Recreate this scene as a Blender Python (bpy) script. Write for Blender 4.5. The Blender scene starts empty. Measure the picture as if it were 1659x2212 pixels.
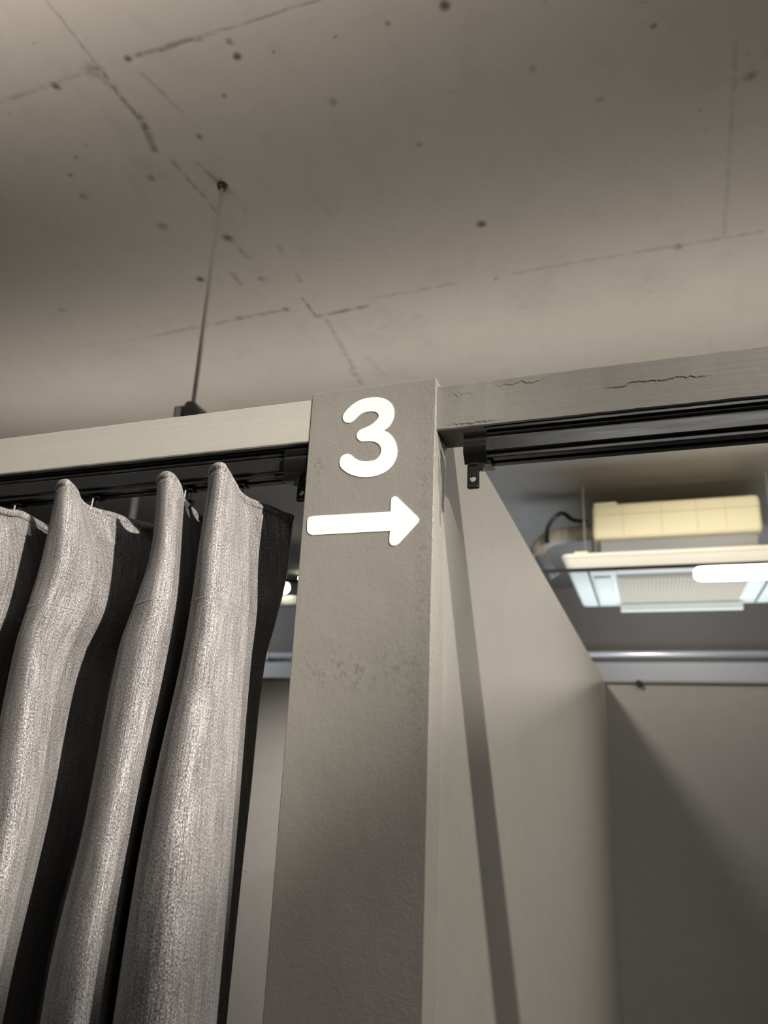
import bpy, bmesh, math, random
from mathutils import Vector, Matrix, noise
from mathutils.geometry import tessellate_polygon
from math import pi, sin, cos, radians
random.seed(7)
S = bpy.context.scene
COL = S.collection
EYE = 1.70          # the phone is held 1.7 m above the floor; x, y are metres from it

# ------------------------------------------------------------------ camera
YAW, PITCH, ROLL = -0.34629, 0.31928, 0.043766
F = Vector((sin(YAW)*cos(PITCH), cos(YAW)*cos(PITCH), sin(PITCH)))
R0 = Vector((cos(YAW), -sin(YAW), 0)); U0 = R0.cross(F)
RR = cos(ROLL)*R0 + sin(ROLL)*U0
UU = -sin(ROLL)*R0 + cos(ROLL)*U0
cam_data = bpy.data.cameras.new('camera'); cam = bpy.data.objects.new('camera', cam_data)
COL.objects.link(cam)
m = Matrix((RR, UU, -F)).transposed().to_4x4(); m.translation = Vector((0, 0, EYE))
cam.matrix_world = m
cam_data.sensor_fit = 'HORIZONTAL'; cam_data.sensor_width = 7.35
cam_data.lens = 1592.636/1659*7.35
cam_data.clip_start = 0.02
cam_data.dof.use_dof = True; cam_data.dof.focus_distance = 0.655; cam_data.dof.aperture_fstop = 1.78
S.camera = cam

# ------------------------------------------------------------------ view, world, lights
S.view_settings.view_transform = 'Standard'; S.view_settings.look = 'None'
S.view_settings.exposure = 0.0; S.view_settings.gamma = 1.0
S.view_settings.use_curve_mapping = False
W = bpy.data.worlds.new('world'); S.world = W; W.use_nodes = True
W.node_tree.nodes['Background'].inputs[0].default_value = (0.9, 0.92, 1.0, 1)
W.node_tree.nodes['Background'].inputs[1].default_value = 0.0

WARM = (1.0, 0.89, 0.74); NEUT = (1.0, 0.93, 0.85); COOL = (0.76, 0.87, 1.0)
def aim(o, target):
    d = Vector(target) - o.location
    o.rotation_euler = d.to_track_quat('-Z', 'Y').to_euler()
def spot(name, loc, target, power, color, angle, blend, size):
    l = bpy.data.lights.new(name, 'SPOT'); l.energy = power; l.color = color
    l.spot_size = radians(angle); l.spot_blend = blend; l.shadow_soft_size = size
    o = bpy.data.objects.new(name, l); COL.objects.link(o)
    o.location = (loc[0], loc[1], loc[2]+EYE); aim(o, (target[0], target[1], target[2]+EYE)); return o
def area(name, loc, target, power, color, sx, sy, spread=180):
    l = bpy.data.lights.new(name, 'AREA'); l.energy = power; l.color = color
    l.shape = 'RECTANGLE'; l.size = sx; l.size_y = sy; l.spread = radians(spread)
    o = bpy.data.objects.new(name, l); COL.objects.link(o)
    o.location = (loc[0], loc[1], loc[2]+EYE); aim(o, (target[0], target[1], target[2]+EYE)); return o
# ceiling track spots of the shop floor, right of and over the photographer
spot('track_spot', (2.60, -1.25, 1.12), (-0.60, 0.56, 0.105), 1150, (1.0, 0.92, 0.82), 10.8, 0.75, 0.02)
spot('track_spot', (1.10, 0.10, 1.15), (-0.16, 1.25, -0.40), 200, NEUT, 68, 1.0, 0.02)
# unseen area lamps added to wash the concrete ceiling: one in front of the partitions, one behind them
area('ceiling_fill', (-0.75, 0.25, 0.85), (-0.75, 0.26, 1.3), 18, NEUT, 1.6, 0.1, 165)
area('ceiling_fill', (-0.9, 2.05, 0.50), (-0.9, 2.06, 1.3), 11, NEUT, 3.8, 0.1, 122)
# cubicle and far shop spots, plus added fill lamps as marked
area('bay_fill', (1.5, 1.7, 1.05), (-0.16, 1.7, -0.1), 15, NEUT, 0.5, 1.2, 110)  # unseen soft fill added to lift the divider face
spot('bay_spot_and_fill', (-0.75, 2.35, 1.18), (0.1, 3.1, -0.3), 100, NEUT, 110, 0.5, 0.12)
spot('bay_spot_and_fill', (-1.40, 1.90, 0.50), (-1.45, 3.13, -0.70), 150, NEUT, 74, 1.0, 0.05)  # unseen lamp added to brighten the left cubicle's back panel
spot('far_spot_and_fill', (2.2, 5.4, 0.60), (-0.16, 1.6, 0.35), 90, WARM, 40, 0.6, 0.05)
area('room_fill', (0.2, -1.6, 1.25), (0.0, -1.0, 0), 11.5, (1.0, 0.96, 0.92), 1.2, 0.3)  # general fill added behind the camera, not a known fitting
area('cool_fill', (0.2, 4.0, 0.15), (0.2, 4.0, 1.3), 20, COOL, 1.6, 0.8)  # upward fill added for bounced light under the air conditioner
spot('ac_fill', (0.45, 2.55, 1.15), (0.15, 3.45, 1.0), 20, WARM, 130, 0.6, 0.05)  # hidden fill added to brighten the air conditioner's front
spot('far_spot_and_fill', (0.2, 4.6, 1.20), (0.2, 5.6, 0.6), 28, NEUT, 140, 0.6, 0.05)  # hidden lamp added to brighten the far band and conduit
spot('far_spot_and_fill', (-3.5, 4.8, 1.15), (-3.3, 5.6, 0.7), 26, (0.9, 0.94, 1.0), 120, 0.6, 0.05)  # unseen cool lamp added to brighten the far band at left


# ------------------------------------------------------------------ helpers
def N(nt, t, **kw):
    n = nt.nodes.new(t)
    for k, v in kw.items():
        if k == 'ins':
            for a, b in v.items():
                if isinstance(b, bpy.types.NodeSocket): nt.links.new(b, n.inputs[a])
                else: n.inputs[a].default_value = b
        else: setattr(n, k, v)
    return n
def math_(nt, op, a, b=None, c=None, clamp=False):
    n = nt.nodes.new('ShaderNodeMath'); n.operation = op; n.use_clamp = clamp
    for i, v in enumerate((a, b, c)):
        if v is None: continue
        if isinstance(v, bpy.types.NodeSocket): nt.links.new(v, n.inputs[i])
        else: n.inputs[i].default_value = v
    return n.outputs[0]
def new_mat(name, color=(.5, .5, .5), rough=.5, metal=0.0, spec=.5):
    m = bpy.data.materials.new(name); m.use_nodes = True
    b = m.node_tree.nodes['Principled BSDF']
    b.inputs['Base Color'].default_value = (*color, 1); b.inputs['Roughness'].default_value = rough
    b.inputs['Metallic'].default_value = metal; b.inputs['Specular IOR Level'].default_value = spec
    return m, m.node_tree, b
def pos(nt, scale=(1, 1, 1)):
    g = N(nt, 'ShaderNodeNewGeometry')
    mp = N(nt, 'ShaderNodeMapping', ins={'Vector': g.outputs['Position'], 'Scale': scale})
    return mp.outputs[0]
def nz(nt, vec, scale, detail=3, rough=.5):
    return N(nt, 'ShaderNodeTexNoise', ins={'Vector': vec, 'Scale': scale, 'Detail': detail, 'Roughness': rough}).outputs['Fac']
def ramp(nt, fac, stops):
    r = N(nt, 'ShaderNodeValToRGB', ins={'Fac': fac}); e = r.color_ramp.elements
    while len(e) < len(stops): e.new(.5)
    for el, (p, c) in zip(e, stops): el.position = p; el.color = (*c, 1) if len(c) == 3 else c
    return r.outputs['Color']
def g3(v): return (v, v, v)
def mixc(nt, fac, a, b, mode='MIX'):
    n = N(nt, 'ShaderNodeMix', data_type='RGBA', blend_type=mode)
    for k, v in ((0, fac), (6, a), (7, b)):
        if isinstance(v, bpy.types.NodeSocket): nt.links.new(v, n.inputs[k])
        else: n.inputs[k].default_value = v if k == 0 else (*v, 1)
    return n.outputs[2]
def bump(nt, b, h, dist, strength=1.0, prev=None):
    n = N(nt, 'ShaderNodeBump', ins={'Height': h, 'Distance': dist, 'Strength': strength})
    if prev is not None: nt.links.new(prev, n.inputs['Normal'])
    nt.links.new(n.outputs[0], b.inputs['Normal']); return n.outputs[0]

def obj(name, bm, mat, parent=None, smooth=False, auto=None):
    me = bpy.data.meshes.new(name); bm.normal_update(); bm.to_mesh(me); bm.free()
    if smooth:
        for p in me.polygons: p.use_smooth = True
        if auto:
            me.update()
            try: me.set_sharp_from_angle(angle=radians(auto))
            except Exception: pass
    me.materials.append(mat)
    o = bpy.data.objects.new(name, me); COL.objects.link(o)
    if parent:
        o.parent = parent; o.matrix_parent_inverse = Matrix.Translation(-parent.location)
    return o
def tag(o, label, cat, group=None, kind=None):
    o['label'] = label; o['category'] = cat
    if group: o['group'] = group
    if kind: o['kind'] = kind
    return o
def thing(name, label, cat, loc, group=None):
    o = bpy.data.objects.new(name, None); o.empty_display_size = .05; COL.objects.link(o)
    o.location = loc; return tag(o, label, cat, group)
def structure(o): o['kind'] = 'structure'; return o
def box(bm, x0, x1, y0, y1, z0, z1, bev=0.0, seg=2):
    t = bmesh.new(); bmesh.ops.create_cube(t, size=1)
    for v in t.verts:
        v.co = Vector((x0+(v.co.x+.5)*(x1-x0), y0+(v.co.y+.5)*(y1-y0), z0+(v.co.z+.5)*(z1-z0)))
    if bev: bmesh.ops.bevel(t, geom=t.edges[:], offset=bev, segments=seg, profile=.5, affect='EDGES')
    me = bpy.data.meshes.new('t'); t.to_mesh(me); t.free(); bm.from_mesh(me); bpy.data.meshes.remove(me)
    return bm
def BX(*a, **k): return box(bmesh.new(), *a, **k)
def prism_x(bm, prof, x0, x1):          # profile of (y, z) pairs pushed along x
    a = [bm.verts.new((x0, y, z)) for y, z in prof]; b = [bm.verts.new((x1, y, z)) for y, z in prof]
    n = len(prof); bm.faces.new(a); bm.faces.new(b[::-1])
    for i in range(n): bm.faces.new((a[i], b[i], b[(i+1) % n], a[(i+1) % n]))
    bmesh.ops.recalc_face_normals(bm, faces=bm.faces[:]); return bm
def prism_y(bm, prof, y0, y1):          # profile of (x, z) pairs pushed along y
    a = [bm.verts.new((x, y0, z)) for x, z in prof]; b = [bm.verts.new((x, y1, z)) for x, z in prof]
    n = len(prof); bm.faces.new(a); bm.faces.new(b[::-1])
    for i in range(n): bm.faces.new((a[i], b[i], b[(i+1) % n], a[(i+1) % n]))
    bmesh.ops.recalc_face_normals(bm, faces=bm.faces[:]); return bm
def catmull(P, sub):
    out = []
    for i in range(len(P)-1):
        p0 = P[max(i-1, 0)]; p1 = P[i]; p2 = P[i+1]; p3 = P[min(i+2, len(P)-1)]
        for k in range(sub):
            t = k/sub
            out.append(.5*((2*p1)+(p2-p0)*t+(2*p0-5*p1+4*p2-p3)*t*t+(3*p1-p0-3*p2+p3)*t**3))
    out.append(P[-1].copy()); return out
def tube(bm, pts, r, seg=10, caps=True, recalc=True):
    rings = []; pts = [Vector(p) for p in pts]; up = Vector((0, 0, 1))
    prev = None
    for i, p in enumerate(pts):
        d = (pts[min(i+1, len(pts)-1)] - pts[max(i-1, 0)]).normalized()
        if prev is None:
            a = d.cross(up)
            if a.length < .05: a = d.cross(Vector((1, 0, 0)))
            a.normalize()
        else:
            a = (prev - d*prev.dot(d)).normalized()
        prev = a; b = d.cross(a); rr = r[i] if isinstance(r, (list, tuple)) else r
        rings.append([bm.verts.new(p + rr*(cos(2*pi*k/seg)*a + sin(2*pi*k/seg)*b)) for k in range(seg)])
    for A, B in zip(rings, rings[1:]):
        for k in range(seg): bm.faces.new((A[k], A[(k+1) % seg], B[(k+1) % seg], B[k]))
    if caps: bm.faces.new(rings[0][::-1]); bm.faces.new(rings[-1])
    if recalc: bmesh.ops.recalc_face_normals(bm, faces=bm.faces[:])
    return bm
def outline(pts, sub, y0, y1, closed=True):   # flat outline in x, z given the thickness y0..y1
    P = [Vector((x, 0, z)) for x, z in pts]; n = len(P); out = []
    for i in range(n):
        p0, p1, p2, p3 = P[(i-1) % n], P[i], P[(i+1) % n], P[(i+2) % n]
        for k in range(sub):
            t = k/sub
            out.append(.5*((2*p1)+(p2-p0)*t+(2*p0-5*p1+4*p2-p3)*t*t+(3*p1-p0-3*p2+p3)*t**3))
    bm = bmesh.new()
    a = [bm.verts.new((p.x, y0, p.z)) for p in out]; b = [bm.verts.new((p.x, y1, p.z)) for p in out]
    m_ = len(out)
    for t in tessellate_polygon([[Vector((p.x, p.z, 0)) for p in out]]):
        bm.faces.new([a[k] for k in t]); bm.faces.new([b[k] for k in t[::-1]])
    for i in range(m_): bm.faces.new((a[i], b[i], b[(i+1) % m_], a[(i+1) % m_]))
    bmesh.ops.recalc_face_normals(bm, faces=bm.faces[:])
    return bm

# measured outlines: stickers and curtain plan at falling heights
THREE = [(-0.2463, 1.9915), (-0.2442, 1.9963), (-0.2372, 2.003), (-0.2292, 2.0068), (-0.2211, 2.0078), (-0.213, 2.0071), (-0.2057, 2.0044), (-0.1999, 1.9992), (-0.1971, 1.9923), (-0.1973, 1.9849), (-0.1999, 1.9787), (-0.2029, 1.9754), (-0.2055, 1.9734), (-0.2011, 1.9707), (-0.1962, 1.9645), (-0.1933, 1.957), (-0.1928, 1.9491), (-0.1953, 1.9415), (-0.2012, 1.935), (-0.2095, 1.9313), (-0.2188, 1.9304), (-0.2274, 1.9315), (-0.2363, 1.9348), (-0.2431, 1.9398), (-0.2459, 1.9438), (-0.2466, 1.9479), (-0.2457, 1.9513), (-0.2431, 1.9537), (-0.2395, 1.9544), (-0.2355, 1.9528), (-0.2316, 1.9492), (-0.2267, 1.9466), (-0.2203, 1.9454), (-0.2133, 1.946), (-0.2095, 1.9488), (-0.2077, 1.9529), (-0.2082, 1.9578), (-0.2109, 1.9614), (-0.2149, 1.9636), (-0.2205, 1.9647), (-0.2261, 1.9649), (-0.2298, 1.9673), (-0.2316, 1.9704), (-0.231, 1.9739), (-0.2284, 1.9766), (-0.2229, 1.9786), (-0.2174, 1.981), (-0.2128, 1.9851), (-0.2114, 1.9882), (-0.2126, 1.9913), (-0.2156, 1.993), (-0.2204, 1.9939), (-0.2268, 1.993), (-0.2315, 1.9902), (-0.2346, 1.9873), (-0.2378, 1.9851), (-0.2418, 1.9851), (-0.2451, 1.9875)]
ARROW = [(-0.2739, 1.8931), (-0.2735, 1.8962), (-0.2715, 1.8976), (-0.2683, 1.898), (-0.1966, 1.8971), (-0.1966, 1.9061), (-0.196, 1.9094), (-0.1936, 1.9108), (-0.1911, 1.91), (-0.1727, 1.8913), (-0.1708, 1.8883), (-0.1718, 1.8858), (-0.188, 1.8685), (-0.1909, 1.8667), (-0.1942, 1.8671), (-0.1962, 1.8693), (-0.1966, 1.8727), (-0.1963, 1.88), (-0.2677, 1.8804), (-0.2713, 1.8817), (-0.2733, 1.8846)]
CURTAIN = [
   [(-0.6762, 0.545, 1.9425), (-0.644, 0.53, 1.943), (-0.6481, 0.55, 1.937), (-0.6191, 0.5552, 1.9255), (-0.6083, 0.5693, 1.9255), (-0.6156, 0.6173, 1.9255), (-0.5824, 0.598, 1.9255), (-0.558, 0.565, 1.932), (-0.5448, 0.545, 1.9425), (-0.5249, 0.536, 1.943), (-0.5256, 0.552, 1.937), (-0.5195, 0.5618, 1.9255), (-0.5095, 0.6022, 1.9255), (-0.4928, 0.6418, 1.9255), (-0.4545, 0.598, 1.9255), (-0.4356, 0.565, 1.932), (-0.4288, 0.55, 1.9425), (-0.4119, 0.542, 1.943), (-0.4071, 0.552, 1.937), (-0.4081, 0.5646, 1.9255), (-0.4183, 0.5947, 1.9255), (-0.4232, 0.6211, 1.9255), (-0.3938, 0.598, 1.9255), (-0.3775, 0.565, 1.932), (-0.3686, 0.545, 1.9425), (-0.3502, 0.533, 1.943), (-0.3489, 0.55, 1.937), (-0.3475, 0.5712, 1.9255), (-0.3399, 0.6041, 1.9255), (-0.3278, 0.6371, 1.9255)] ,
   [(-0.6728, 0.54, 1.865), (-0.6312, 0.525, 1.865), (-0.6235, 0.54, 1.865), (-0.6121, 0.57, 1.865), (-0.6144, 0.604, 1.865), (-0.6316, 0.65, 1.865), (-0.5884, 0.598, 1.865), (-0.5615, 0.565, 1.865), (-0.5406, 0.54, 1.865), (-0.5067, 0.525, 1.865), (-0.4989, 0.54, 1.865), (-0.499, 0.57, 1.865), (-0.4997, 0.604, 1.865), (-0.4989, 0.66, 1.865), (-0.4535, 0.598, 1.865), (-0.4331, 0.565, 1.865), (-0.4171, 0.54, 1.865), (-0.3953, 0.53, 1.865), (-0.3948, 0.55, 1.865), (-0.4027, 0.57, 1.865), (-0.4092, 0.594, 1.865), (-0.4158, 0.625, 1.865), (-0.3983, 0.598, 1.865), (-0.3805, 0.565, 1.865), (-0.3634, 0.535, 1.865), (-0.3437, 0.525, 1.865), (-0.339, 0.54, 1.865), (-0.3423, 0.59, 1.865), (-0.3391, 0.624, 1.865), (-0.3339, 0.645, 1.865)] ,
   [(-0.6715, 0.535, 1.82), (-0.63, 0.52, 1.82), (-0.6287, 0.54, 1.82), (-0.6125, 0.57, 1.82), (-0.6158, 0.604, 1.82), (-0.6374, 0.65, 1.82), (-0.596, 0.598, 1.82), (-0.5681, 0.565, 1.82), (-0.5417, 0.535, 1.82), (-0.5077, 0.52, 1.82), (-0.5047, 0.537, 1.82), (-0.4954, 0.57, 1.82), (-0.4981, 0.604, 1.82), (-0.5084, 0.655, 1.82), (-0.4632, 0.598, 1.82), (-0.4419, 0.565, 1.82), (-0.4215, 0.535, 1.82), (-0.3891, 0.52, 1.82), (-0.3866, 0.545, 1.82), (-0.3952, 0.565, 1.82), (-0.4046, 0.589, 1.82), (-0.4144, 0.62, 1.82), (-0.3992, 0.598, 1.82), (-0.381, 0.565, 1.82), (-0.3603, 0.53, 1.82), (-0.336, 0.515, 1.82), (-0.3306, 0.53, 1.82), (-0.3353, 0.582, 1.82), (-0.3372, 0.614, 1.82), (-0.3362, 0.635, 1.82)] ,
   [(-0.671, 0.53, 1.78), (-0.6293, 0.515, 1.78), (-0.6291, 0.535, 1.78), (-0.6198, 0.57, 1.78), (-0.6304, 0.604, 1.78), (-0.6457, 0.645, 1.78), (-0.6037, 0.598, 1.78), (-0.5749, 0.565, 1.78), (-0.5427, 0.53, 1.78), (-0.5092, 0.515, 1.78), (-0.5051, 0.53, 1.78), (-0.5088, 0.565, 1.78), (-0.5155, 0.604, 1.78), (-0.515, 0.65, 1.78), (-0.4745, 0.598, 1.78), (-0.4521, 0.565, 1.78), (-0.427, 0.53, 1.78), (-0.3903, 0.515, 1.78), (-0.3846, 0.54, 1.78), (-0.3926, 0.56, 1.78), (-0.4019, 0.584, 1.78), (-0.4133, 0.615, 1.78), (-0.4022, 0.598, 1.78), (-0.3835, 0.565, 1.78), (-0.3589, 0.525, 1.78), (-0.3331, 0.51, 1.78), (-0.3273, 0.525, 1.78), (-0.3333, 0.575, 1.78), (-0.3399, 0.609, 1.78), (-0.341, 0.63, 1.78)] ,
   [(-0.6512, 0.52, 1.638), (-0.5984, 0.5, 1.638), (-0.5959, 0.52, 1.638), (-0.609, 0.56, 1.638), (-0.6293, 0.594, 1.638), (-0.6429, 0.635, 1.638), (-0.6074, 0.598, 1.638), (-0.5762, 0.565, 1.638), (-0.531, 0.52, 1.638), (-0.4861, 0.5, 1.638), (-0.4844, 0.52, 1.638), (-0.5023, 0.56, 1.638), (-0.5142, 0.599, 1.638), (-0.5222, 0.64, 1.638), (-0.4866, 0.598, 1.638), (-0.462, 0.565, 1.638), (-0.426, 0.52, 1.638), (-0.3878, 0.5, 1.638), (-0.3897, 0.53, 1.638), (-0.3999, 0.55, 1.638), (-0.4126, 0.574, 1.638), (-0.4271, 0.605, 1.638), (-0.422, 0.598, 1.638), (-0.4009, 0.565, 1.638), (-0.3662, 0.515, 1.638), (-0.3298, 0.495, 1.638), (-0.3202, 0.513, 1.638), (-0.3256, 0.565, 1.638), (-0.3354, 0.599, 1.638), (-0.3387, 0.62, 1.638)] ,
   [(-0.638, 0.515, 1.515), (-0.5852, 0.495, 1.515), (-0.5858, 0.515, 1.515), (-0.609, 0.555, 1.515), (-0.6329, 0.589, 1.515), (-0.6509, 0.63, 1.515), (-0.6178, 0.598, 1.515), (-0.5839, 0.565, 1.515), (-0.5292, 0.515, 1.515), (-0.4817, 0.495, 1.515), (-0.485, 0.515, 1.515), (-0.507, 0.555, 1.515), (-0.5243, 0.594, 1.515), (-0.5386, 0.635, 1.515), (-0.5038, 0.598, 1.515), (-0.4764, 0.565, 1.515), (-0.4322, 0.515, 1.515), (-0.3896, 0.495, 1.515), (-0.3907, 0.525, 1.515), (-0.4018, 0.545, 1.515), (-0.4157, 0.569, 1.515), (-0.4319, 0.6, 1.515), (-0.4303, 0.598, 1.515), (-0.4073, 0.565, 1.515), (-0.3659, 0.51, 1.515), (-0.3252, 0.49, 1.515), (-0.3121, 0.505, 1.515), (-0.318, 0.555, 1.515), (-0.3303, 0.589, 1.515), (-0.3352, 0.61, 1.515)] ,
]

# ------------------------------------------------------------------ materials
def paint(name, base, streak=(1, 1, 1), bsc=420, bd=.00035, rough=.42, edge=None, stain=None, crack=False, cdark=.75, cstep=2.5, ctone=.25):
    m, nt, b = new_mat(name, base, rough)
    P = pos(nt); PS = pos(nt, streak)
    fine = nz(nt, PS, bsc, 4, .6); big = nz(nt, PS, 22, 4, .55); mid = nz(nt, P, 90, 3)
    col = mixc(nt, big, tuple(c*.90 for c in base), tuple(c*1.10 for c in base))
    h = math_(nt, 'ADD', fine, math_(nt, 'MULTIPLY', mid, 1.2))
    if edge is not None:                     # ragged paint ridges near a vertical edge at x = edge
        g = N(nt, 'ShaderNodeNewGeometry'); sx = N(nt, 'ShaderNodeSeparateXYZ', ins={0: g.outputs['Position']})
        d = math_(nt, 'ABSOLUTE', math_(nt, 'SUBTRACT', sx.outputs[0], edge))
        k = math_(nt, 'SUBTRACT', 1.0, math_(nt, 'DIVIDE', d, .016), clamp=True)
        up = math_(nt, 'MULTIPLY', math_(nt, 'SUBTRACT', sx.outputs[2], 1.62), 3.0, clamp=True)
        rg = N(nt, 'ShaderNodeTexNoise', ins={'Vector': pos(nt, (1, 1, .35)), 'Scale': 520, 'Detail': 4, 'Roughness': .6, 'Distortion': 1.0}).outputs['Fac']
        side = math_(nt, 'MULTIPLY_ADD', math_(nt, 'ABSOLUTE', N(nt, 'ShaderNodeSeparateXYZ', ins={0: g.outputs['True Normal']}).outputs[0]), .85, .15)
        k = math_(nt, 'MULTIPLY', k, side)
        h = math_(nt, 'ADD', h, math_(nt, 'MULTIPLY', math_(nt, 'MULTIPLY', rg, k), math_(nt, 'MULTIPLY_ADD', up, 9.0, 1.0)))
    if stain:
        g = N(nt, 'ShaderNodeNewGeometry'); sx = N(nt, 'ShaderNodeSeparateXYZ', ins={0: g.outputs['Position']})
        for (zc, hw, xc, xw, amt, sc) in stain:
            wob = math_(nt, 'MULTIPLY', math_(nt, 'SUBTRACT', nz(nt, P, 40, 3), .5), .02)
            dz = math_(nt, 'DIVIDE', math_(nt, 'ABSOLUTE', math_(nt, 'SUBTRACT', math_(nt, 'ADD', sx.outputs[2], wob), zc)), hw)
            dx = math_(nt, 'DIVIDE', math_(nt, 'ABSOLUTE', math_(nt, 'SUBTRACT', sx.outputs[0], xc)), xw)
            kk = math_(nt, 'MULTIPLY', math_(nt, 'SUBTRACT', 1.15, dz, clamp=True), math_(nt, 'SUBTRACT', 1.3, dx, clamp=True))
            sn = N(nt, 'ShaderNodeTexNoise', ins={'Vector': P, 'Scale': sc, 'Detail': 6, 'Roughness': .7, 'Distortion': .6}).outputs['Fac']
            th = math_(nt, 'MULTIPLY', math_(nt, 'SUBTRACT', sn, .50), 6.0, clamp=True)
            f = math_(nt, 'MULTIPLY', math_(nt, 'MULTIPLY', kk, th), amt)
            col = mixc(nt, f, col, tuple(c*.35 for c in base))
    if crack:                                # a wandering split in the paint film along the rail
        g = N(nt, 'ShaderNodeNewGeometry'); sx = N(nt, 'ShaderNodeSeparateXYZ', ins={0: g.outputs['Position']})
        for (x0, x1, zc, amp, wd, sc) in crack:
            n1 = N(nt, 'ShaderNodeTexNoise', noise_dimensions='1D', ins={'W': sx.outputs[0], 'Scale': sc, 'Detail': 4, 'Roughness': .6}).outputs['Fac']
            zz = math_(nt, 'MULTIPLY_ADD', math_(nt, 'SUBTRACT', n1, .5), amp, zc)
            d = math_(nt, 'SUBTRACT', sx.outputs[2], zz)
            inx = math_(nt, 'MULTIPLY', math_(nt, 'MULTIPLY', math_(nt, 'SUBTRACT', sx.outputs[0], x0), 60, clamp=True),
                        math_(nt, 'MULTIPLY', math_(nt, 'SUBTRACT', x1, sx.outputs[0]), 60, clamp=True))
            line = math_(nt, 'MULTIPLY', math_(nt, 'SUBTRACT', 1.0, math_(nt, 'DIVIDE', math_(nt, 'ABSOLUTE', d), wd), clamp=True), inx)
            step = math_(nt, 'MULTIPLY', math_(nt, 'MULTIPLY_ADD', math_(nt, 'DIVIDE', d, wd*2), 1.0, .5, clamp=True), inx)
            col = mixc(nt, math_(nt, 'MULTIPLY', line, cdark), col, tuple(c*ctone for c in base))
            h = math_(nt, 'ADD', h, math_(nt, 'MULTIPLY', step, cstep))
    nt.links.new(col, b.inputs['Base Color'])
    bump(nt, b, h, bd)
    return m
GREY = (.185, .178, .160)
M = {}
M['post'] = paint('grey roller paint', GREY, bsc=380, bd=.00022, rough=.45, edge=-.159,
                  stain=[(1.765, .022, -.215, .07, .6, 190), (1.86, .25, -.168, .006, .5, 260), (1.7, .35, -.281, .006, .4, 260), (1.945, .014, -.268, .01, .7, 260)])
M['rail'] = paint('brushed grey rail paint', (.35, .342, .308), streak=(.05, 1, 1.4), bsc=170, bd=.00020, rough=.42, cdark=.55, cstep=.5, ctone=1.7,  # base tone set above that of the post and right rail
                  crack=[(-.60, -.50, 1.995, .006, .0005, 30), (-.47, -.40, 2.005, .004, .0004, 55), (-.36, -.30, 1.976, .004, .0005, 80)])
M['rail_worn'] = paint('cracked grey rail paint', GREY, streak=(.05, 1, 1.4), bsc=170, bd=.00026, rough=.42, cdark=.5, cstep=2.0,
                  crack=[(-.020, .066, 1.994, .012, .0007, 40), (-.150, -.125, 2.004, .022, .0005, 60), (-.11, -.06, 2.007, .012, .0005, 55), (-.154, -.10, 1.9745, .005, .0009, 120)])
M['divider'] = paint('grey panel paint', GREY, bsc=300, bd=.00022, rough=.5, edge=None)
M['backwall'] = paint('grey cubicle back paint', (.17, .165, .158), bsc=120, bd=.0002, rough=.6)
M['dark_wall'] = paint('dark far wall paint', (.14, .13, .125), bsc=60, bd=.0002, rough=.7)
M['band'] = new_mat('pale grey band', (.42, .42, .42), .6)[0]
M['black'] = new_mat('black plastic', (.008, .008, .008), .22)[0]
def scuffed_black():
    m, nt, b = new_mat('scuffed black track', (.016, .016, .016), .3)
    n = nz(nt, pos(nt), 900, 2); f = math_(nt, 'MULTIPLY', math_(nt, 'SUBTRACT', n, .71), 14, clamp=True)
    nt.links.new(mixc(nt, f, (.017, .017, .0175), (.20, .19, .17)), b.inputs['Base Color'])
    s = nz(nt, pos(nt, (.05, 1, 1)), 500, 3)
    nt.links.new(math_(nt, 'MULTIPLY_ADD', s, .2, .15), b.inputs['Roughness'])
    return m
M['track'] = scuffed_black()
M['decal'] = new_mat('cream vinyl', (.78, .765, .71), .45)[0]
M['ac_white'] = new_mat('cream white plastic', (.72, .70, .62), .4)[0]
M['ac_foam'] = new_mat('cream insulation foam', (.80, .745, .52), .8)[0]
M['ac_grille'] = new_mat('beige grille', (.33, .30, .25), .5)[0]
M['steel'] = new_mat('galvanised steel', (.36, .37, .38), .5, .2)[0]
M['duct'] = new_mat('grey duct wrap', (.60, .56, .50), .6)[0]
M['rod'] = new_mat('grey steel rod', (.36, .34, .31), .4, .1)[0]
M['slat'] = new_mat('beige slats', (.60, .51, .38), .5)[0]
M['screw'] = new_mat('dark screw', (.02, .02, .02), .4, .5)[0]
M['thread'] = new_mat('grey sewing thread', (.38, .35, .33), .8)[0]
M['floor'] = new_mat('grey carpet floor', (.16, .15, .14), .9)[0]
def glow(name, c, s):
    m, nt, b = new_mat(name, (.9, .9, .85), .4)
    b.inputs['Emission Color'].default_value = (*c, 1); b.inputs['Emission Strength'].default_value = s
    return m
M['tube'] = glow('lit lamp tube', (1, .97, .78), 6.0)
M['lamp'] = glow('lit spot lens', (1, .97, .85), 40.0)

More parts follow.
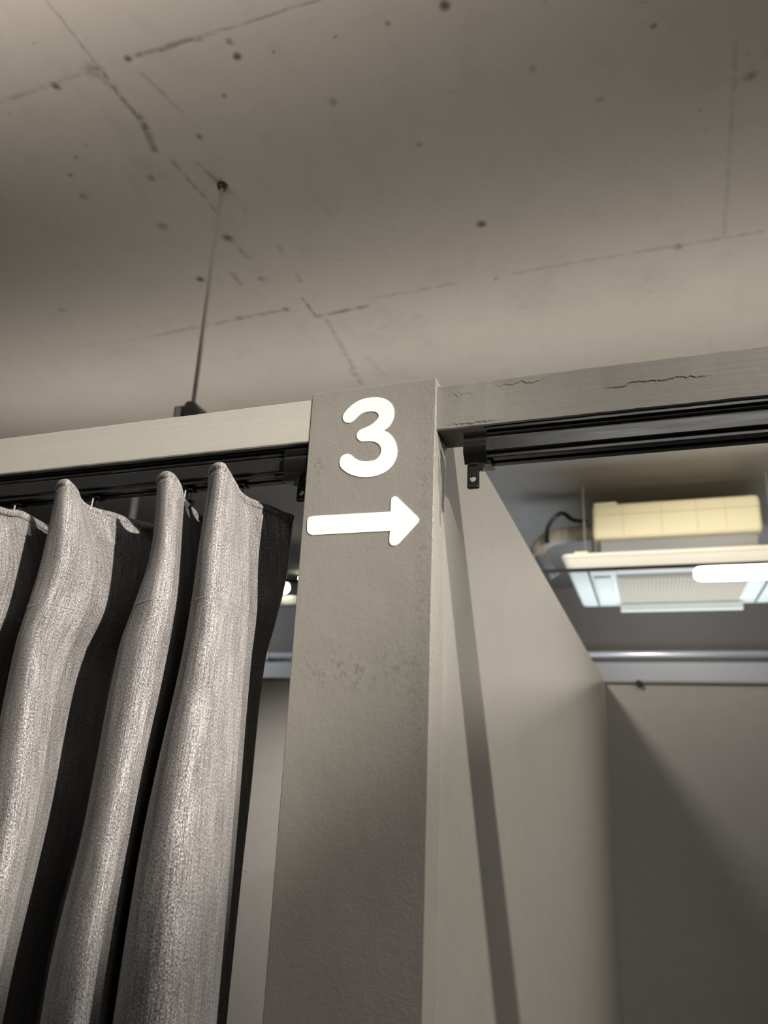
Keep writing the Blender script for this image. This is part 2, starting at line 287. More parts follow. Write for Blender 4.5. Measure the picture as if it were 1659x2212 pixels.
def fabric():
    m, nt, b = new_mat('heather grey curtain cloth', (.2, .19, .18), .95, spec=.15)
    uv = N(nt, 'ShaderNodeUVMap', uv_map='cloth').outputs[0]
    def mp(s): return N(nt, 'ShaderNodeMapping', ins={'Vector': uv, 'Scale': s}).outputs[0]
    a = N(nt, 'ShaderNodeTexNoise', ins={'Vector': mp((1, .38, 1)), 'Scale': 1650, 'Detail': 2, 'Roughness': .6, 'Distortion': .3}).outputs['Fac']
    c = N(nt, 'ShaderNodeTexNoise', ins={'Vector': mp((1, .03, 1)), 'Scale': 900, 'Detail': 3, 'Roughness': .7}).outputs['Fac']
    d = N(nt, 'ShaderNodeTexNoise', ins={'Vector': mp((1, .25, 1)), 'Scale': 60, 'Detail': 3}).outputs['Fac']
    f = math_(nt, 'ADD', math_(nt, 'MULTIPLY', a, .64), math_(nt, 'ADD', math_(nt, 'MULTIPLY', c, .34), math_(nt, 'MULTIPLY', math_(nt, 'SUBTRACT', d, .5), .10)))
    col = ramp(nt, f, [(.37, (.045, .043, .045)), (.46, (.135, .130, .132)), (.54, (.27, .26, .258)), (.65, (.60, .58, .565))])
    nt.links.new(col, b.inputs['Base Color'])
    b.inputs['Sheen Weight'].default_value = .12; b.inputs['Sheen Roughness'].default_value = .5
    bump(nt, b, math_(nt, 'ADD', a, c), .0004, .8)
    return m
M['fabric'] = fabric()

def concrete():
    m, nt, b = new_mat('cast concrete', (.33, .30, .26), .85, spec=.25)
    g = N(nt, 'ShaderNodeNewGeometry')
    wn = N(nt, 'ShaderNodeTexNoise', ins={'Vector': g.outputs['Position'], 'Scale': 28, 'Detail': 4, 'Roughness': .65})
    off = N(nt, 'ShaderNodeVectorMath', operation='MULTIPLY_ADD', ins={0: wn.outputs['Color'], 1: (.014, .014, 0), 2: g.outputs['Position']})
    off = N(nt, 'ShaderNodeVectorMath', operation='SUBTRACT', ins={0: off.outputs[0], 1: (.007, .007, 0)})
    Pw = off.outputs[0]
    brk = nz(nt, g.outputs['Position'], 34, 4, .6)
    base = nz(nt, g.outputs['Position'], 1.6, 6, .6); sm = nz(nt, pos(nt, (1, .6, 1)), 14, 6, .65)
    col = mixc(nt, base, (.298, .274, .240), (.368, .340, .304))
    sf = math_(nt, 'MULTIPLY', math_(nt, 'SUBTRACT', sm, .52), 2.2, clamp=True)
    col = mixc(nt, math_(nt, 'MULTIPLY', sf, .5), col, (.20, .18, .155))
    pf = math_(nt, 'MULTIPLY', math_(nt, 'SUBTRACT', nz(nt, g.outputs['Position'], 48, 4, .55), .655), 9, clamp=True)
    col = mixc(nt, math_(nt, 'MULTIPLY', pf, .45), col, (.10, .09, .075))
    sp = N(nt, 'ShaderNodeSeparateXYZ', ins={0: Pw}); X_, Y_ = sp.outputs[0], sp.outputs[1]
    total = None
    for (ax, ay, bx_, by_, s, w) in SEG:
        L = math.hypot(bx_-ax, by_-ay); ux, uy = (bx_-ax)/L, (by_-ay)/L
        dx = math_(nt, 'SUBTRACT', X_, ax); dy = math_(nt, 'SUBTRACT', Y_, ay)
        t = math_(nt, 'MULTIPLY_ADD', dx, ux, math_(nt, 'MULTIPLY', dy, uy))
        e = math_(nt, 'ABSOLUTE', math_(nt, 'MULTIPLY_ADD', dx, -uy, math_(nt, 'MULTIPLY', dy, ux)))
        k = math_(nt, 'SUBTRACT', 1.3, math_(nt, 'DIVIDE', e, w*2.1+.002), clamp=True)
        k = math_(nt, 'MULTIPLY', k, math_(nt, 'MULTIPLY', math_(nt, 'ADD', t, .01), 60, clamp=True))
        k = math_(nt, 'MULTIPLY', k, math_(nt, 'MULTIPLY', math_(nt, 'SUBTRACT', L+.01, t), 60, clamp=True))
        k = math_(nt, 'MULTIPLY', k, min(s, 1)*.72)
        total = k if total is None else math_(nt, 'MAXIMUM', total, k)
    total = math_(nt, 'MULTIPLY', total, math_(nt, 'MULTIPLY_ADD', math_(nt, 'SUBTRACT', brk, .38), 4.0, .25, clamp=True))
    for (cx, cy, r, s) in SPOT:
        d2 = math_(nt, 'ADD', math_(nt, 'POWER', math_(nt, 'ABSOLUTE', math_(nt, 'SUBTRACT', X_, cx)), 2), math_(nt, 'POWER', math_(nt, 'ABSOLUTE', math_(nt, 'SUBTRACT', Y_, cy)), 2))
        k = math_(nt, 'MULTIPLY', math_(nt, 'SUBTRACT', 1.0, math_(nt, 'DIVIDE', math_(nt, 'SQRT', d2), r*(1.7 if r < .02 else 2.6)), clamp=True), s*(1.3 if r < .02 else .9))
        if r > .02: k = math_(nt, 'MULTIPLY', k, math_(nt, 'MULTIPLY', math_(nt, 'SUBTRACT', brk, .35), 3, clamp=True))
        total = math_(nt, 'MAXIMUM', total, k)
    total = math_(nt, 'MINIMUM', total, .88)
    col = mixc(nt, total, col, (.055, .046, .034))
    nt.links.new(col, b.inputs['Base Color'])
    bump(nt, b, math_(nt, 'SUBTRACT', sm, total), .002, .5)
    return m
SEG = [(-0.967, 0.721, -0.969, 0.87, 0.55, 0.001), (-0.969, 0.87, -0.972, 1.043, 0.8, 0.002), (-0.965, 0.992, -0.98, 1.054, 1.0, 0.004), (-0.98, 1.054, -0.994, 1.092, 0.8, 0.004), (-0.97, 1.121, -0.96, 1.309, 0.5, 0.002), (-0.984, 1.384, -0.971, 1.498, 0.55, 0.003), (-1.054, 1.539, -1.053, 1.596, 0.55, 0.004), (-0.868, 1.466, -0.871, 1.505, 0.4, 0.003), (-0.872, 1.59, -0.878, 1.634, 0.4, 0.003), (-0.907, 1.702, -0.909, 1.808, 0.9, 0.002), (-0.909, 1.808, -0.73, 1.798, 0.9, 0.003), (-0.71, 1.764, -0.446, 1.76, 0.45, 0.002), (-0.279, 1.758, 0.362, 1.759, 0.4, 0.002), (-1.477, 1.767, -0.979, 1.747, 0.65, 0.002), (-0.882, 1.831, -0.921, 2.244, 0.45, 0.003), (-0.925, 2.137, -0.927, 2.26, 0.5, 0.004), (-0.841, 2.077, -0.819, 2.234, 0.3, 0.003), (-0.879, 0.869, -0.731, 0.871, 0.75, 0.002), (-0.731, 0.871, -0.483, 0.871, 0.5, 0.001), (-1.006, 0.866, -0.969, 0.87, 1.0, 0.004), (-0.994, 0.864, -0.967, 0.918, 0.7, 0.003), (-1.235, 0.875, -1.009, 0.869, 0.35, 0.002), (0.236, 1.179, 0.261, 1.753, 0.3, 0.002), (-0.893, 0.895, -0.861, 1.049, 0.35, 0.002), (-0.922, 1.142, -0.899, 1.218, 0.45, 0.002), (-1.802, 1.756, -1.49, 1.773, 0.2, 0.003)]
SPOT = [(-0.686, 0.929, 0.0076, 1), (-0.267, 0.949, 0.0082, 1), (-0.324, 1.536, 0.0102, 1), (-1.158, 1.539, 0.0102, 0.9), (-0.987, 1.4, 0.0122, 0.8), (-1.086, 0.878, 0.0084, 0.8), (-0.899, 0.869, 0.0068, 0.8), (-0.378, 0.95, 0.0052, 0.5), (0.09, 1.1, 0.0054, 0.6), (-0.87, 1.081, 0.0072, 0.6), (-1.237, 1.091, 0.0066, 0.4), (0.269, 1.267, 0.0104, 0.45), (-0.544, 1.082, 0.0078, 0.4), (-0.758, 1.003, 0.0057, 0.5), (-0.61, 0.941, 0.0032, 0.6), (-0.482, 0.946, 0.0032, 0.5), (-0.334, 1.771, 0.0056, 0.5), (-1.131, 1.313, 0.0122, 0.4), (-1.257, 1.161, 0.0094, 0.4), (-1.148, 1.753, 0.0093, 0.6), (-0.982, 1.586, 0.0086, 0.5), (-1.679, 1.558, 0.0099, 0.4), (-1.183, 1.05, 0.0051, 0.5), (-1.051, 1.157, 0.0089, 0.5), (-0.983, 1.746, 0.0105, 0.6), (0.151, 1.763, 0.011, 0.5), (-0.986, 0.869, 0.0162, 0.28), (-0.684, 0.895, 0.0065, 0.5), (-0.136, 1.127, 0.0065, 0.3), (-0.404, 1.243, 0.0058, 0.4), (-0.015, 1.237, 0.0068, 0.3), (-0.7, 1.909, 0.0682, 0.22), (-0.25, 1.916, 0.0409, 0.25), (0.076, 1.891, 0.0505, 0.2), (-1.035, 1.139, 0.0278, 0.25)]

M['concrete'] = concrete()

# ------------------------------------------------------------------ the room
CEIL = EYE + 1.30
structure(obj('ceiling', BX(-5, 4, -2.6, 5.9, CEIL, CEIL+.12), M['concrete']))
structure(obj('floor', BX(-5, 4, -2.6, 5.9, -.1, 0), M['floor']))
structure(obj('wall_back', BX(-5, 4, 5.78, 5.9, 0, CEIL), M['dark_wall']))
structure(obj('wall_left', BX(-5, -4.9, -2.6, 5.9, 0, CEIL), M['dark_wall']))
structure(obj('wall_right', BX(3.9, 4, -2.6, 5.9, 0, CEIL), M['dark_wall']))
structure(obj('wall_front', BX(-5, 4, -2.6, -2.5, 0, CEIL), M['dark_wall']))
structure(obj('trim_1', BX(-4.9, 3.9, 5.60, 5.78, EYE+.50, EYE+.707, bev=.006), M['band']))
structure(obj('trim_2', BX(-4.9, 3.9, 5.62, 5.78, EYE+.707, EYE+.725), M['dark_wall']))

# ------------------------------------------------------------------ partitions
TOP = EYE + .3139
back = tag(obj('partition_wall', BX(-3.2, 2.4, 3.133, 3.175, 0, TOP, bev=.002), M['backwall']),
           'smooth grey panel closing the back of the cubicles below the air conditioner', 'partition')
cap = bmesh.new(); box(cap, -3.2, 2.4, 3.126, 3.182, TOP, TOP+.010, bev=.001)
obj('top_cap', cap, M['dark_wall'], back)
sc = bmesh.new(); tube(sc, [(-.031, 3.129, TOP-.001), (-.031, 3.118, TOP-.001)], [.014, .011], 12)
obj('screw', sc, M['screw'], back)

div = tag(obj('partition_panel', BX(-.2785, -.159, .5985, 3.133, 0, TOP, bev=.0015), M['divider']),
          'tall grey divider panel running back from the post marked 3', 'partition')

# end post: a board with a ragged painted side and the cut vinyl number and arrow
post = thing('partition_post', 'grey painted end post carrying a white number 3 and right-pointing arrow', 'post', (-.2192, .580, 0))
pb = BX(-.2790, -.1588, .5614, .5975, 0, EYE+.3195, bev=.0009)
obj('post_board', pb, M['post'], post)
obj('number_sticker', outline(THREE, 4, .5608, .5616), M['decal'], post)['label'] = 'cream white rounded number 3'
ab = outline(ARROW, 1, .5608, .5616)
obj('arrow_sticker', ab, M['decal'], post)['label'] = 'cream white arrow pointing right'

# top rails either side of the post
def rail(x0, x1, mat, label, seed, front=.5662):
    rnd = random.Random(seed); bm = bmesh.new(); n = 160
    secs = []
    z0, z1, y0, y1 = EYE+.2708, EYE+.3139, front, .6062
    for i in range(n+1):
        x = x0+(x1-x0)*i/n
        w = noise.noise(Vector((x*60, seed, 0)))*.00035 + noise.noise(Vector((x*220, seed, 3)))*.0002
        v = noise.noise(Vector((x*50, seed, 7)))*.00035 + noise.noise(Vector((x*260, seed, 9)))*.00025
        e = .0011
        prof = [(y0+e, z0+w), (y0, z0+e+w), (y0, z1-e+v), (y0+e, z1+v), (y1, z1), (y1, z0)]
        secs.append([bm.verts.new((x, y, z)) for y, z in prof])
    for A, B in zip(secs, secs[1:]):
        for k in range(6): bm.faces.new((A[k], A[(k+1) % 6], B[(k+1) % 6], B[k]))
    bm.faces.new(secs[0]); bm.faces.new(secs[-1][::-1])
    bmesh.ops.recalc_face_normals(bm, faces=bm.faces[:])
    return tag(obj('header_rail', bm, mat, smooth=True, auto=35), label, 'rail')
rail(-1.55, -.2792, M['rail'], 'lighter-toned grey painted top rail above the curtain, left of the post', 1, .5622)
rail(-.1586, 1.0, M['rail_worn'], 'darker grey top rail with cracked brushed paint, right of the post', 5)

# curtain tracks
def track_profile(dy=0):
    z = EYE
    return [(.5690, z+.2706), (.5690, z+.2680), (.5745, z+.2676), (.5745, z+.2652), (.5690, z+.2648), (.5680, z+.2636), (.5690, z+.2624),
            (.5715, z+.2620), (.5715, z+.2608), (.5676, z+.2604), (.5670, z+.2592), (.5670, z+.2482), (.5676, z+.2472), (.5705, z+.2468), (.5712, z+.2460), (.5712, z+.2434),
            (.5720, z+.2428), (.5785, z+.2428), (.5790, z+.2434), (.5790, z+.2520), (.5845, z+.2520), (.5845, z+.2434), (.5850, z+.2428), (.5915, z+.2428), (.5925, z+.2434),
            (.5925, z+.2560), (.5960, z+.2610), (.5960, z+.2706)]
def bracket(x0, x1, tx0, tx1, side, parent):
    z = EYE; t = .0016
    outer = [(.5640, z+.2662), (.5630, z+.2652), (.5630, z+.2618), (.5640, z+.2606), (.5652, z+.2600), (.5652, z+.2590), (.5636, z+.2582), (.5630, z+.2570), (.5630, z+.2462),
             (.5640, z+.2448), (.5660, z+.2425), (.5682, z+.2398), (.5692, z+.2376)]
    inner = [(y+t+.0006, zz+.0004) for y, zz in outer[::-1]]
    bm = bmesh.new(); prism_x(bm, outer+inner, x0, x1)
    # lower cheek that reaches under the track
    prism_x(bm, [(.5690, z+.2390), (.5690, z+.2376), (.5702, z+.2370), (.5930, z+.2395), (.5930, z+.2415), (.5714, z+.2400), (.5706, z+.2402)], min(x0+.003*side, x0+.003), x1+.0022*side if side > 0 else x1)
    bmesh.ops.bevel(bm, geom=[e for e in bm.edges if e.calc_length() > .012], offset=.0004, segments=2, affect='EDGES')
    b = obj('end_bracket', bm, M['black'], parent, smooth=True, auto=40)
    # drilled tab
    cx = (tx0+tx1)/2; hx = (tx1-tx0)/2; zt, zb = z+.2384, z+.2156; hz = z+.2240; r = .0026
    bm = bmesh.new(); n = 32; oy0, oy1 = .5690, .5716
    rect = []
    for i in range(n):
        a = 2*pi*i/n; c, s_ = cos(a), sin(a)
        up_, dn = zt-hz, hz-zb
        k = min(hx/abs(c) if abs(c) > 1e-6 else 9, (up_ if s_ > 0 else dn)/abs(s_) if abs(s_) > 1e-6 else 9)
        px, pz = cx+c*k, hz+s_*k
        rc = .0012                              # rounded lower corners
        if pz < zb+rc and abs(px-cx) > hx-rc:
            v = Vector((abs(px-cx)-(hx-rc), 0, (zb+rc)-pz)); v = v.normalized()*rc if v.length > 0 else v
            px = cx+math.copysign(hx-rc+v.x, px-cx); pz = zb+rc-v.z
        rect.append((px, pz))
    for yy in (oy0, oy1): pass
    O0 = [bm.verts.new((x, oy0, zz)) for x, zz in rect]; O1 = [bm.verts.new((x, oy1, zz)) for x, zz in rect]
    I0 = [bm.verts.new((cx+r*cos(2*pi*i/n), oy0, hz+r*sin(2*pi*i/n))) for i in range(n)]
    I1 = [bm.verts.new((cx+r*cos(2*pi*i/n), oy1, hz+r*sin(2*pi*i/n))) for i in range(n)]
    for i in range(n):
        j = (i+1) % n
        bm.faces.new((O0[i], O0[j], I0[j], I0[i])); bm.faces.new((O1[i], I1[i], I1[j], O1[j]))
        bm.faces.new((O0[i], O1[i], O1[j], O0[j])); bm.faces.new((I0[i], I0[j], I1[j], I1[i]))
    sx0, sx1 = (tx1-.0005, tx1+.0042) if side > 0 else (tx0-.0042, tx0+.0005)
    box(bm, sx0, sx1, oy0, oy1, z+.2318, z+.2384, bev=.0006)
    box(bm, tx0+.0006, tx1-.0006, oy0-.0010, oy1, z+.2360, z+.2386, bev=.0005)
    box(bm, tx0+.0006, tx1-.0006, oy0-.0008, oy0+.0005, zb+.0004, zb+.0022, bev=.0005)
    bmesh.ops.recalc_face_normals(bm, faces=bm.faces[:])
    obj('mounting_tab', bm, M['black'], b)
tl = tag(obj('curtain_track', prism_x(bmesh.new(), track_profile(), -1.55, -.2800), M['track']),
         'black curtain track under the left rail, carrying the grey curtain', 'curtain track')
bracket(-.3035, -.2800, -.2905, -.2815, -1, tl)
tr = tag(obj('curtain_track', prism_x(bmesh.new(), track_profile(), -.1180, 1.0), M['track']),
         'empty black curtain track under the right rail, over the open cubicle', 'curtain track')
bracket(-.1345, -.1148, -.1322, -.1222, 1, tr)

# runners that hang in the slot of the left track
def runner(x, label):
    y = .581; z = EYE
    t = thing('curtain_runner', label, 'curtain runner', (x, y, z+.2428), 'runners holding up the curtain')
    bm = bmesh.new(); box(bm, x-.0024, x+.0024, y-.002, y+.002, z+.2290, z+.2475, bev=.0006)
    box(bm, x-.0062, x+.0062, y-.0055, y+.0055, z+.2390, z+.2412, bev=.0008)
    obj('stem', bm, M['black'], t)
    pts = [(x+.0015+.0048*cos(a), y-.001+.0022*sin(a), z+.2262+.0048*sin(a)) for a in [2*pi*i/20 for i in range(21)]]
    obj('ring', tube(bmesh.new(), pts, .0013, 8, caps=False), M['black'], t, smooth=True)
    obj('collar', BX(x-.0070, x+.0070, y-.0038, y+.0038, z+.2285, z+.2310, bev=.001), M['black'], t)
    obj('hook_wire', tube(bmesh.new(), [(x-.0012, y-.0045, z+.2400), (x-.0012, y-.0050, z+.2300)], .0008, 6), M['steel'], t)
for x, lab in ((-.6284, 'small black track runner nearest the left edge of the photo'),
               (-.5257, 'small black track runner right of the widest leftmost curtain fold'),
               (-.4147, 'small black track runner between the two narrow curtain folds'),
               (-.3569, 'small black track runner nearest the post, at the curtain end')):
    runner(x, lab)

# ------------------------------------------------------------------ curtain
def build_curtain():
    rows = []
    for row in CURTAIN:
        row = [Vector(p) for p in row]
        rows.append([p + Vector((-.125, 0, 0)) for p in row[:8]] + row)      # one more fold out of frame
    for zf in (.9, .06): rows.append([Vector((p.x, p.y, zf)) for p in rows[-1]])
    cur = [catmull(r_, 7) for r_ in rows]
    ncol = len(cur[0]); grid = []; nl = len(cur)
    for j in range(nl-1):
        steps = 14 if j < nl-3 else 6
        for k in range(steps):
            t = k/steps; row = []
            for i in range(ncol):
                a = cur[max(j-1, 0)][i]; b = cur[j][i]; c = cur[j+1][i]; d = cur[min(j+2, nl-1)][i]
                h = c.z-b.z                    # Hermite with finite-difference tangents (uneven rows)
                mb = (c-a)/(c.z-a.z) if j > 0 else (c-b)/h
                mc = (d-b)/(d.z-b.z) if j+2 < nl else (c-b)/h
                p = (2*t**3-3*t*t+1)*b + (t**3-2*t*t+t)*h*mb + (-2*t**3+3*t*t)*c + (t**3-t*t)*h*mc
                row.append(Vector((p.x, p.y, b.z+h*t)))
            grid.append(row)
    grid.append([p.copy() for p in cur[-1]])
    # the woven top edge wavers a little
    for row in grid:
        for i, p in enumerate(row):
            k = max(0, min(1, (p.z-1.75)/.19))
            p.z += k*.0015*noise.noise(Vector((p.x*45, p.y*45, 2)))
            q = noise.noise(Vector((i*.21, p.z*14, 5)))*.0010*(1 if p.z < 1.93 else .3)
            p.y += q
    us = [0.0]
    for i in range(1, ncol): us.append(us[-1] + (grid[30][i]-grid[30][i-1]).length)
    bm = bmesh.new(); uvl = bm.loops.layers.uv.new('cloth')
    V = [[bm.verts.new(p) for p in row] for row in grid]
    for j in range(len(V)-1):
        for i in range(ncol-1):
            f = bm.faces.new((V[j][i], V[j+1][i], V[j+1][i+1], V[j][i+1]))
            for l, (a, b) in zip(f.loops, ((j, i), (j+1, i), (j+1, i+1), (j, i+1))):
                l[uvl].uv = (us[b], grid[a][b].z)
    o = obj('curtain', bm, M['fabric'], smooth=True)
    md = o.modifiers.new('thickness', 'SOLIDIFY'); md.thickness = .0013; md.offset = 0
    tag(o, 'heather grey fabric curtain hanging in deep folds left of the post', 'curtain')
    # rolled hem along the top
    bm = bmesh.new(); uvl = bm.loops.layers.uv.new('cloth')
    seg = 10; top = grid[0]; rings = []
    for i, p in enumerate(top):
        d = (top[min(i+1, ncol-1)]-top[max(i-1, 0)]).normalized(); a = Vector((d.y, -d.x, 0)).normalized()
        r = .0029*(1+.16*noise.noise(Vector((i*.35, 0, 0))))
        rings.append([bm.verts.new(p + a*(r*.75*cos(2*pi*k/seg)) + Vector((0, 0, -.0012+r*1.35*sin(2*pi*k/seg)))) for k in range(seg)])
    for i in range(ncol-1):
        for k in range(seg):
            f = bm.faces.new((rings[i][k], rings[i][(k+1) % seg], rings[i+1][(k+1) % seg], rings[i+1][k]))
            for l, (a, b) in zip(f.loops, ((i, k), (i, k+1), (i+1, k+1), (i+1, k))): l[uvl].uv = (us[a], 2+.0014*b)
    bm.faces.new(rings[0]); bm.faces.new(rings[-1][::-1]); bmesh.ops.recalc_face_normals(bm, faces=bm.faces[:])
    obj('rolled_hem', bm, M['fabric'], o, smooth=True)
    # rows of stitches: under the hem and across the heading
    def row_at(z):
        for j in range(len(grid)-1):
            if grid[j][ncol//2].z >= z >= grid[j+1][ncol//2].z:
                A, B = grid[j], grid[j+1]; t = (A[ncol//2].z-z)/(A[ncol//2].z-B[ncol//2].z)
                return [a.lerp(b, t) for a, b in zip(A, B)]
        return None
    bm = bmesh.new()
    for z, half, gap in ((None, .0009, .0032), (1.818, .0010, .0036)):
        P = row_at(z) if z else [p.lerp(q, .5) for p, q in zip(grid[1], grid[2])]; acc = 0; on = False
        for i in range(1, len(P)):
            d = P[i]-P[i-1]; L = d.length; s = 0
            if L < 1e-6: continue
            dn_ = d/L; nrm = Vector((dn_.y, -dn_.x, 0)).normalized()
            while acc + gap < L:
                acc += gap; c = P[i-1] + dn_*acc
                for sgn in (1, -1):
                    q = c + nrm*sgn*.0008
                    tube(bm, [q-dn_*half, q-dn_*half*.5+nrm*sgn*.0003, q+dn_*half*.5+nrm*sgn*.0003, q+dn_*half], .00025, 4, recalc=False)
            acc -= L
    obj('stitching', bm, M['thread'], o)
    # loose threads along the raw edge, each one joined to a thin selvedge cord
    bm = bmesh.new(); rnd = random.Random(3)
    edge = [row[-1] + Vector((.0003, 0, 0)) for row in grid]
    tube(bm, edge, .0006, 6, recalc=False)
    obj('selvedge', bm, M['thread'], o)
    for j in range(0, min(80, len(grid)), 6):
        p = edge[j]; L = .0015+.004*rnd.random()**2; bm = bmesh.new()
        d = Vector((rnd.uniform(.2, 1), rnd.uniform(-.4, .4), rnd.uniform(-.6, .6))).normalized()
        tube(bm, [p, p+d*L*.5+Vector((0, 0, .0006)), p+d*L], .00012, 4)
        obj('loose_thread', bm, M['thread'], o)
build_curtain()

# ------------------------------------------------------------------ hanging rod with its clamp
hr = thing('hanging_rod', 'thin grey rod dropping from the concrete ceiling to behind the left rail', 'rod', (-.8955, 1.226, CEIL))
bm = bmesh.new(); tube(bm, [(-.8965, 1.226, CEIL), (-.8945, 1.226, EYE+.69)], .0050, 10); obj('rod', bm, M['rod'], hr, smooth=True)
bm = bmesh.new(); tube(bm, [(-.8965, 1.226, CEIL), (-.8965, 1.226, CEIL-.012)], [.013, .010], 16); obj('anchor', bm, M['screw'], hr, smooth=True)
bm = bmesh.new(); prism_y(bm, [(-.926, EYE+.620), (-.926, EYE+.697), (-.902, EYE+.697), (-.897, EYE+.706), (-.880, EYE+.706), (-.866, EYE+.690), (-.864, EYE+.620)], 1.205, 1.25)
cl = obj('clamp', bm, M['black'], hr)
obj('clamp_plate', BX(-.920, -.906, 1.199, 1.2055, EYE+.650, EYE+.692, bev=.002), M['steel'], cl)

# pale pipe seen in the gap above the curtain
vp = thing('vertical_pipe', 'pale grey vertical pipe seen above the curtain between two folds', 'pipe', (-2.139, 2.6, CEIL))
bm = bmesh.new(); tube(bm, [(-2.139, 2.6, CEIL), (-2.139, 2.6, EYE+.55)], .014, 14); obj('pipe', bm, M['steel'], vp, smooth=True)
bm = bmesh.new(); tube(bm, [(-2.139, 2.6, CEIL), (-2.139, 2.6, CEIL-.01)], .035, 16); obj('flange', bm, M['steel'], vp, smooth=True)

# ------------------------------------------------------------------ air conditioner cassette
E_ = EYE
ac = thing('air_conditioner', 'white cassette air conditioner hung below the ceiling over the right cubicle', 'air conditioner', (.165, 3.85, CEIL))
obj('casing', BX(-.165, .505, 3.475, 4.15, E_+.925, E_+1.004, bev=.004), new_mat('grey casing steel', (.22, .225, .23), .5, .1)[0], ac)
bm = bmesh.new(); box(bm, -.196, .526, 3.45, 4.18, E_+1.004, E_+1.178, bev=.022, seg=3)
box(bm, -.190, -.08, 3.46, 4.1, E_+1.16, E_+1.190, bev=.01)
ins = obj('insulation_jacket', bm, M['ac_foam'], ac, smooth=True, auto=40); ins['label'] = 'cream foam insulation around the casing'
bm = bmesh.new()
box(bm, -.190, .520, 3.4478, 3.452, E_+1.118, E_+1.121)
for xx in (-.06, .11, .26, .38): box(bm, xx, xx+.002, 3.4478, 3.452, E_+1.02, E_+1.165)
obj('foam_seams', bm, new_mat('foam seam', (.55, .49, .30), .8)[0], ins)
bm = bmesh.new()     # flared panel
rings = []
def ring(z, ix, iy, r=.03):
    x0, x1, y0, y1 = -.338+ix, .668-ix, 3.40+iy, 4.31-iy; out = []
    for cx_, cy_, a0 in ((x1-r, y1-r, 0), (x0+r, y1-r, pi/2), (x0+r, y0+r, pi), (x1-r, y0+r, 3*pi/2)):
        for k in range(6):
            a = a0+pi/2*k/5; out.append(bm.verts.new((cx_+r*cos(a), cy_+r*sin(a), z)))
    return out
for z, i in ((.927, .006), (.925, 0), (.912, -.002), (.905, .004), (.898, .006), (.862, .020), (.853, .028)):
    rings.append(ring(E_+z, i, i))
for A, B in zip(rings, rings[1:]):
    n = len(A)
    for k in range(n): bm.faces.new((A[k], A[(k+1) % n], B[(k+1) % n], B[k]))
bm.faces.new(rings[0]); bm.faces.new(rings[-1][::-1]); bmesh.ops.recalc_face_normals(bm, faces=bm.faces[:])
panel = obj('face_panel', bm, M['ac_white'], ac, smooth=True, auto=30)
for x in (-.230, .560): obj('panel_seam', BX(x, x+.008, 3.46, 4.26, E_+.8505, E_+.8545), M['screw'], panel)
for x0, x1, y0, y1, nm in ((-.21, -.13, 3.56, 4.14, 0), (.47, .55, 3.56, 4.14, 0), (-.10, .45, 3.435, 3.50, 0)):
    obj('air_flap', BX(x0, x1, y0, y1, E_+.842, E_+.8535, bev=.005), M['ac_white'], panel)
gr = obj('intake_grille', BX(-.105, .485, 3.54, 4.16, E_+.846, E_+.854, bev=.003), M['ac_grille'], panel)
bm = bmesh.new()
for k in range(34):
    x = -.095+k*.017; box(bm, x, x+.0085, 3.56, 4.14, E_+.840, E_+.8465)
for k in range(7): y = 3.60+k*.085; box(bm, -.095, .478, y, y+.010, E_+.8385, E_+.841)
gl = obj('grille_slats', bm, M['slat'], gr); gl['label'] = 'rows of narrow cream slats'
obj('dropped_flap', BX(-.112, .500, 4.20, 4.235, E_+.806, E_+.846, bev=.005), M['ac_white'], panel)
bm = bmesh.new(); box(bm, -.288, -.222, 3.455, 3.52, E_+.920, E_+.952, bev=.006); obj('corner_cover', bm, M['ac_foam'], panel)
for x, y in ((-.238, 3.50), (.568, 3.50), (-.238, 4.12), (.568, 4.12)):
    bm = bmesh.new(); tube(bm, [(x, y, CEIL), (x, y, E_+.925)], .0050, 8); obj('hanger_rod', bm, M['rod'], ac, smooth=True)

# insulated hose out of the casing, with a foil end
du = thing('drain_hose', 'wrapped grey hose with silver foil end leaving the air conditioner', 'hose', (-.20, 3.7, E_+1.13))
pts = catmull([Vector(p) for p in ((-.20, 3.74, E_+1.125), (-.27, 3.72, E_+1.120), (-.36, 3.7, E_+1.105), (-.44, 3.7, E_+1.085), (-.482, 3.7, E_+1.040), (-.478, 3.7, E_+1.010))], 8)
bm = bmesh.new(); tube(bm, pts, [.040+.006*noise.noise(Vector((i*.5, 0, 0))) for i in range(len(pts))], 14); obj('hose', bm, M['duct'], du, smooth=True)
bm = bmesh.new(); pts = [Vector((-.480, 3.7, E_+1.02)).lerp(Vector((-.405, 3.72, E_+.90)), i/20) for i in range(21)]
tube(bm, pts, [.030+.004*(i % 2) for i in range(21)], 14); obj('foil_sleeve', bm, new_mat('foil', (.75, .77, .8), .25, .9)[0], du)
bm = bmesh.new(); pts = catmull([Vector(p) for p in ((-.23, 3.63, E_+1.150), (-.30, 3.63, E_+1.165), (-.345, 3.64, E_+1.205), (-.38, 3.64, E_+1.195), (-.425, 3.63, E_+1.13), (-.43, 3.63, E_+1.05))], 8)
tube(bm, pts, .011, 8); tag(obj('power_cable', bm, M['black'], None, smooth=True), 'black cable looping over the grey hose beside the air conditioner', 'cable')

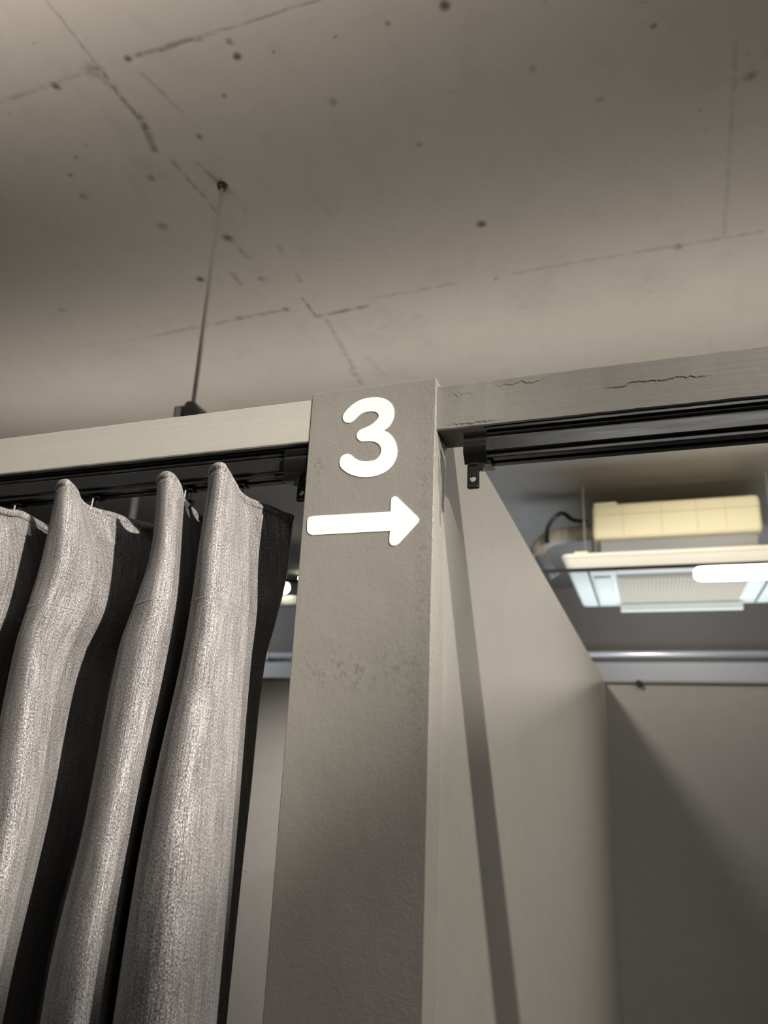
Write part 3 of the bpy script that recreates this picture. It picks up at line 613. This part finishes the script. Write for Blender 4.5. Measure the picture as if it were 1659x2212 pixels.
# lighting track with a lit tube
lt = thing('lighting_track', 'thin black track crossing in front of the air conditioner', 'lighting track', (.2, 3.0, E_+.742))
obj('track_bar', BX(-1.6, 1.9, 2.992, 3.008, E_+.7405, E_+.7545, bev=.002), M['black'], lt)
for x in (-1.3, 1.5):
    bm = bmesh.new(); tube(bm, [(x, 3.0, CEIL), (x, 3.0, E_+.752)], .002, 6); obj('suspension_wire', bm, M['rod'], lt)
tb = thing('tube_light', 'glowing white tube lamp in front of the air conditioner', 'lamp', (.7, 3.0, E_+.74))
bm = bmesh.new(); pts = [(.197, 3, 0), (.203, 3, 0), (.215, 3, 0), (.235, 3, 0), (1.24, 3, 0), (1.26, 3, 0), (1.27, 3, 0)]
tube(bm, [(x, y-.0, E_+.7135) for x, y, _ in pts], [.014, .022, .027, .029, .029, .027, .018], 18); obj('glass_tube', bm, M['tube'], tb, smooth=True)
for x in (.42, 1.05): obj('clip', BX(x-.012, x+.012, 2.985, 3.015, E_+.735, E_+.7415, bev=.002), M['ac_white'], tb)

# far background
cp = thing('conduit_pipe', 'shiny horizontal metal conduit along the far wall below the air conditioner', 'pipe', (0, 5.6, E_+.76))
bm = bmesh.new(); tube(bm, [(-4.8, 5.60, E_+.759), (3.8, 5.60, E_+.759)], .026, 14); obj('pipe', bm, new_mat('bright conduit', (.75, .77, .82), .3, .5)[0], cp, smooth=True)
for x in (-3, -1.6, 1.3, 2.8): obj('pipe_clip', BX(x-.015, x+.015, 5.57, 5.779, E_+.731, E_+.787), M['steel'], cp)

# spotlight seen between the curtain and the post
bmr = tag(obj('hanging_beam', BX(-4.2, -1.3, 4.20, 4.26, E_+.893, E_+.950, bev=.004), M['ac_white']),
          'pale horizontal bar behind the glowing spotlight, between curtain and post', 'beam')
for x in (-3.8, -1.5):
    bm = bmesh.new(); tube(bm, [(x, 4.23, CEIL), (x, 4.23, E_+.95)], .005, 8); obj('support_rod', bm, M['rod'], bmr)
def spotlight(c, r, label, d):
    t = thing('spotlight', label, 'spotlight', c); c = Vector(c); d = Vector(d).normalized()
    bm = bmesh.new(); tube(bm, [c, c-d*.02, c-d*.11, c-d*.13], [r*1.12, r*1.15, r*1.0, r*.7], 20, caps=True); obj('housing', bm, M['black'], t, smooth=True, auto=40)
    bm = bmesh.new(); tube(bm, [c-d*.004, c+d*.004, c+d*.012], [r, r, r*.8], 20); obj('lens', bm, M['lamp'], t, smooth=True)
    bm = bmesh.new(); tube(bm, [c-d*.07, Vector((c.x-d.x*.07, c.y-d.y*.07, c.z+.12))], .008, 8); obj('stem', bm, M['black'], t)
spotlight((-2.17, 4.17, E_+1.0), .040, 'brightly glowing spotlight beside the curtain edge', (.35, -.8, -.45))
spotlight((-2.455, 5.0, E_+1.265), .018, 'tiny distant white spotlight touching the left edge of the post', (.3, -.8, -.4))
